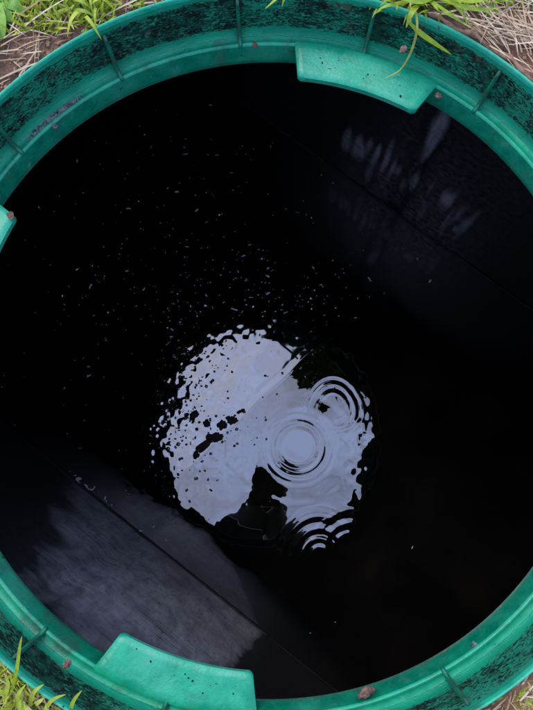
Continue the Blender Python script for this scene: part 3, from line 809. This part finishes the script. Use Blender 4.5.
t2 = empty('grass_tuft', at(275, -12, ZG), 'three short blades peeping over the rim where it leaves the frame', 'grass tuft')
for pts in ([(284, -14, .066), (278, -3, .085), (265, 9, .08)], [(288, -14, .066), (285, -5, .09), (282, 7, .08)], [(292, -12, .066), (298, -6, .09), (300, -2, .085)]):
    ribbon('blade', [px3(*p) for p in pts], .0035, M_GRASS, .6, t2)
t3 = empty('grass_tuft', at(88, 12, ZG), 'lush grass tuft on bare soil beside the broad leaved weed', 'grass tuft')
rnd = random.Random(5)
for i in range(30):
    a = rnd.uniform(0, 6.28); b = at(78 + rnd.uniform(-34, 24), 8 + rnd.uniform(-16, 12), ZG); l = rnd.uniform(.014, .030)
    d = Vector((math.cos(a), math.sin(a), 0)); d = (d + Vector((.15, -.35, 0))).normalized()
    ribbon('blade', [b, b + d * l * .35 + Vector((0, 0, l * .55)), b + d * l * .8 + Vector((0, 0, l * .6)), b + d * l * 1.15 + Vector((0, 0, l * .25))], rnd.uniform(.0028, .0052), M_GRASS, rnd.uniform(.25, .8), t3)
t4 = empty('grass_tuft', at(20, 690, ZG), 'upright bright grass tuft rising over the rim near the lower tab', 'grass tuft')
for pts, wd in [([(12, 690, .06), (17, 668, .08), (20, 646, .10), (22, 636, .108)], .0034), ([(30, 706, .06), (34, 692, .075), (44, 684, .08)], .004), ([(4, 700, .06), (8, 684, .08), (4, 672, .09)], .004), ([(70, 712, .06), (74, 700, .08), (82, 690, .088)], .0036),
                ([(44, 712, .06), (52, 700, .075), (66, 694, .082)], .0036), ([(22, 712, .06), (18, 696, .08), (26, 684, .09)], .0044)]:
    ribbon('blade', [px3(*p) for p in pts], wd, M_GRASS, rnd.uniform(.5, .8), t4)
for i in range(34):
    a = rnd.uniform(0, 6.28); b = at(28 + rnd.uniform(-36, 40), 702 + rnd.uniform(-30, 22), ZG)
    if math.hypot(b.x, b.y) < .372: continue
    l = rnd.uniform(.012, .028); d = Vector((math.cos(a), math.sin(a), 0))
    ribbon('blade', [b, b + d * l * .3 + Vector((0, 0, l * .6)), b + d * l * .7 + Vector((0, 0, l * .8)), b + d * l + Vector((0, 0, l * .55))], rnd.uniform(.0028, .005), M_GRASS, rnd.uniform(.4, .95), t4)

root_pts = [(.3675 * math.cos(R(a)) + .0015 * math.sin(a), .3675 * math.sin(R(a)), ZG + .004 + .0025 * math.sin(a * .9)) for a in np.linspace(66, 40, 30)]
tag(link('dead_root', tube('dead_root', root_pts, [.0028 + .0012 * math.sin(i * 1.7) for i in range(30)]), M_SOIL), 'red brown dead root curving along the outside of the rim beside the straw', 'root')
def broad_leaf(base, tip, width, tone, parent, lift=.01):
    base, tip = Vector(base), Vector(tip); n = 10; V = []; F = []; d = (tip - base); s = Vector((-d.y, d.x, 0)).normalized()
    for i in range(n + 1):
        t = i / n; c = base + d * t + Vector((0, 0, lift * math.sin(math.pi * t)))
        w_ = width / 2 * (math.sin(math.pi * min(1, (t * .93 + .07))) ** .7 if t < 1 else 0.02) * (.5 + .5 * min(1, max(0, t - .12) * 3)) + .0008
        for k in (-1, -.5, 0, .5, 1): V.append(c + s * w_ * k + Vector((0, 0, .16 * w_ * k * k + .0008 * math.sin(t * 17 + k * 5))))
    for i in range(n):
        for k in range(4): F.append((i * 5 + k, i * 5 + k + 1, i * 5 + 6 + k, i * 5 + 5 + k))
    me = mesh('leaf', V, F); a = me.attributes.new('tone', 'FLOAT', 'POINT'); a.data.foreach_set('value', [tone] * len(V))
    return link('leaf', me, M_BROAD, parent)
weed = empty('broad_leaved_weed', at(-8, 12, ZG), 'low weed with rounded bright leaves on the soil beside the rim', 'weed')
for b, t, wd, tone in [((-14, 6), (4, 38), .026, .75), ((-10, 2), (12, 22), .020, .5), ((-16, 14), (-6, 60), .024, .6), ((-12, -4), (20, 2), .018, .4), ((-20, 0), (-40, 30), .024, .7), ((-10, -8), (8, -14), .02, .5), ((2, 2), (24, 14), .014, .35)]:
    broad_leaf(at(b[0], b[1], ZG + .004), at(t[0], t[1], ZG + .012), wd, tone, weed)

# ------------------------------------------------------------------ tree whose bough hangs over the manhole (seen mirrored in the water)
tree = empty('young_tree', (1.75, 0.35, ZG), 'young leafy tree whose bough hangs over the manhole', 'tree')
V = []; F = []
def add_tube(pts, rad, seg=8):
    me = tube('t', pts, rad, seg); b = len(V)
    V.extend([v.co.copy() for v in me.vertices]); F.extend([tuple(i + b for i in p.vertices) for p in me.polygons]); bpy.data.meshes.remove(me)
add_tube([(1.75, .35, .02), (1.73, .36, .7), (1.70, .37, 1.4), (1.72, .34, 2.1), (1.70, .33, 2.9)], [.055, .045, .038, .028, .010], 10)
add_tube([(1.71, .37, 1.35), (1.40, .40, 1.72), (1.0, .44, 1.90), (.65, .49, 1.92), (.38, .53, 1.80)], [.026, .020, .014, .008, .003])
add_tube([(1.72, .34, 1.9), (2.0, .55, 2.3), (2.15, .75, 2.6)], [.02, .013, .004]); add_tube([(1.72, .34, 1.7), (1.95, .05, 2.1), (2.1, -.2, 2.35)], [.02, .013, .004])
add_tube([(1.71, .33, 2.3), (1.45, .35, 2.6), (1.2, .4, 2.75)], [.016, .010, .003])
link('trunk', mesh('trunk', V, F), M_BARK, tree)
rl = random.Random(3); leaves = []
for (cx, cy, cz, rr, n) in [(.345, .49, 1.80, .17, 1100), (.48, .56, 1.85, .17, 700), (.70, .50, 1.92, .19, 420), (1.05, .42, 2.0, .26, 500), (1.45, .38, 2.3, .36, 700), (1.72, .33, 2.8, .42, 700), (2.05, .6, 2.5, .36, 500), (2.0, -.05, 2.25, .34, 500), (1.25, .40, 2.75, .26, 350)]:
    for _ in range(n):
        d = Vector((rl.gauss(0, 1), rl.gauss(0, 1), rl.gauss(0, 1))).normalized() * rr * rl.uniform(.25, 1) ** .5
        leaves.append(((cx + d.x, cy + d.y, cz + d.z * .7), rl.uniform(.035, .06), rl.uniform(.02, .034), rl.random() * 6.28, rl.uniform(.5, 1.7), rl.uniform(1.4, 2.4), rl.random()))
cr = bpy.data.objects.new('crown', blades('crown', leaves, M_TREELEAF, 3)); COL.objects.link(cr); cr.parent = tree; cr.location = -tree.location

# ------------------------------------------------------------------ the person who kneels at the rim and holds the phone
def person():
    root = empty('person', (.02, -.75, ZG), 'kneeling person in a dark jacket, hands darkened to a silhouette, leaning over the rim', 'person')
    J = {}; E_ = []
    def j(n, p, r, t, par=None):
        J[n] = (Vector(p), r, t)
        if par: E_.append((par, n))
    j('pel', (.02, -.80, .50), .135, 1); j('sp', (.02, -.71, .66), .145, 0, 'pel'); j('ch', (.03, -.60, .85), .15, 0, 'sp')
    j('nb', (.03, -.50, .98), .075, 0, 'ch'); j('nk', (.03, -.42, 1.02), .052, 2, 'nb')
    j('h0', (.03, -.345, 1.055), .072, 2, 'nk'); j('h1', (.03, -.285, 1.085), .088, 2, 'h0'); j('h2', (.032, -.255, 1.12), .080, 2, 'h1')
    j('nose', (.03, -.212, 1.03), .014, 2, 'h1'); j('chin', (.03, -.29, .995), .030, 2, 'h0')
    for s, n in ((-1, 'l'), (1, 'r')):
        j('hip' + n, (.02 + s * .09, -.79, .45), .105, 1, 'pel'); j('kn' + n, (.02 + s * .15, -.555, .125), .066, 1, 'hip' + n)
        j('cf' + n, (.02 + s * .14, -.76, .115), .055, 1, 'kn' + n); j('ank' + n, (.02 + s * .13, -.98, .100), .036, 1, 'cf' + n); j('toe' + n, (.02 + s * .13, -1.05, .085), .03, 3, 'ank' + n)
        ex, ey = ((-.21, -.44) if s < 0 else (.15, -.47))
        j('sh' + n, (.03 + s * .17, -.55, .945), .072, 0, 'ch'); j('el' + n, (ex, ey, .78), .058, 0, 'sh' + n)
        j('fa' + n, (s * .050, -.340, .758), .086, 0, 'el' + n); j('cu' + n, (s * .056, -.290, .740), .062, 0, 'fa' + n); j('wr' + n, (s * .064, -.264, .733), .030, 4, 'cu' + n)
        j('pa' + n, (s * .074, -.232, .727), .034, 4, 'wr' + n)
        for k, (dy, ln) in enumerate(((.052, .92), (.034, 1.0), (.016, .95), (-.002, .75))):
            b = Vector((s * .058, -.236 + dy, .7215)); m_ = 'f%d%s' % (k, n)
            j(m_ + 'a', b, .0105, 4, 'pa' + n); j(m_ + 'b', (s * (.058 - .026 * ln), b.y + .004, .7085), .0100, 4, m_ + 'a'); j(m_ + 'c', (s * (.050 - .042 * ln), b.y + .006, .7070), .0088, 4, m_ + 'b')
        j('t0' + n, (s * .060, -.222, .744), .011, 4, 'pa' + n); j('t1' + n, (s * .036, -.200, .7455), .0105, 4, 't0' + n); j('t2' + n, (s * .018, -.186, .7430), .0095, 4, 't1' + n)
    names = list(J); me = bpy.data.meshes.new('body_skeleton')
    me.from_pydata([J[n][0] for n in names], [(names.index(a), names.index(b)) for a, b in E_], []); o = bpy.data.objects.new('body_skeleton', me); COL.objects.link(o)
    sk = o.modifiers.new('Skin', 'SKIN'); sk.branch_smoothing = .4
    for i, n in enumerate(names):
        d = me.skin_vertices[0].data[i]; r = J[n][1]; d.radius = (r, r)
        if n in ('ch', 'sp'): d.radius = (r * 1.1, r * .8)
        d.use_root = n == 'pel'
    ss = o.modifiers.new('Sub', 'SUBSURF'); ss.levels = 2; ss.render_levels = 2
    bpy.context.view_layer.update()
    ev = o.evaluated_get(bpy.context.evaluated_depsgraph_get()); bmsh = bpy.data.meshes.new_from_object(ev)
    bpy.data.objects.remove(o)
    mats = [mat_plain('dark_jacket', (.020, .022, .030), (.040, .042, .055), 120, .85, .3, .002), mat_plain('dark_trousers', (.025, .028, .04), (.045, .05, .065), 160, .9, .3, .002),
            mat_plain('skin', (.24, .14, .105), (.33, .20, .15), 40, .5, .1, .0005), mat_plain('shoe_leather', (.02, .015, .012), (.05, .04, .03), 60, .6, .2, .001),
            mat_plain('silhouette_dark_hands', (.004, .004, .004), (.009, .009, .009), 150, .95, .4, .001)]  # hands coloured near black to read as a backlit silhouette
    for m_ in mats: bmsh.materials.append(m_)
    pos = np.array([J[n][0] for n in names]); rr = np.array([J[n][1] for n in names]); tg = [J[n][2] for n in names]
    for p in bmsh.polygons:
        d = np.linalg.norm(pos - np.array(p.center), axis=1) - rr * .8; p.material_index = tg[int(d.argmin())]
    b = link('body', bmsh, None, root)
    hm = lump('hair', .1, .98, 1.05, .95, 4, 4, .08, 5)
    for v in hm.vertices:                       # keep the face free: flatten the hair cap towards the front
        f_ = v.co.dot(Vector((0, .62, -.78)))
        if f_ > .012: v.co -= Vector((0, .62, -.78)) * (f_ - .012)
    h = link('hair', hm, mat_plain('dark_hair', (.012, .008, .006), (.04, .028, .02), 220, .6, .6, .003), root); h.location = Vector((.033, -.287, 1.112)) - root.location
    em = lump('eye', .0125, 1, 1, 1, 0, 2, 0); hm2 = lump('ear', .03, .35, .7, 1, 2, 2, .2)
    for s in (-1, 1):
        e = link('eye', em, mat_plain('eye', (.02, .015, .01), (.1, .08, .07), 90, .2, 0, .001), root); e.location = Vector((.03 + s * .032, -.224, 1.065)) - root.location
        e = link('ear', hm2, mats[2], root); e.location = Vector((.03 + s * .083, -.308, 1.055)) - root.location
person()
# the phone itself, lens just above the point the picture is taken from
CM = cam.matrix_world.copy() if False else (Matrix.Translation(Vector(CAM)) @ Matrix.Rotation(TILT, 4, 'X') @ Matrix.Rotation(ROLL, 4, 'Z'))
ph = empty('phone', CM @ Vector((0, -.058, .008)), 'thin dark smartphone held flat over the open manhole by the kneeling person', 'phone'); ph.rotation_euler = CM.to_euler()
def slab(name, sx, sy, sz, bev, mat, loc):
    bm = bmesh.new(); bmesh.ops.create_cube(bm, size=1)
    for v in bm.verts: v.co = Vector((v.co.x * sx, v.co.y * sy, v.co.z * sz))
    bmesh.ops.bevel(bm, geom=[e for e in bm.edges if abs(e.verts[0].co.z - e.verts[1].co.z) > sz * .5], offset=bev, segments=5, affect='EDGES')
    bmesh.ops.bevel(bm, geom=[e for e in bm.edges if len(e.link_faces) == 2 and e.calc_face_angle() > 1.2], offset=min(bev, sz) * .3, segments=2, affect='EDGES')
    o = bpy.data.objects.new(name, from_bm(name, bm)); o.data.materials.append(mat); COL.objects.link(o); o.parent = ph; o.location = loc
    return o
M_PH = mat_plain('dark_phone_glass', (.010, .010, .012), (.014, .014, .016), 20, .25, 0, .001)
slab('case', .074, .152, .0085, .010, M_PH, (0, 0, 0))
slab('screen', .068, .145, .0012, .007, M_PH, (0, 0, .0045))
slab('lens_bump', .030, .030, .0022, .006, M_PH, (0, .058, -.0052))
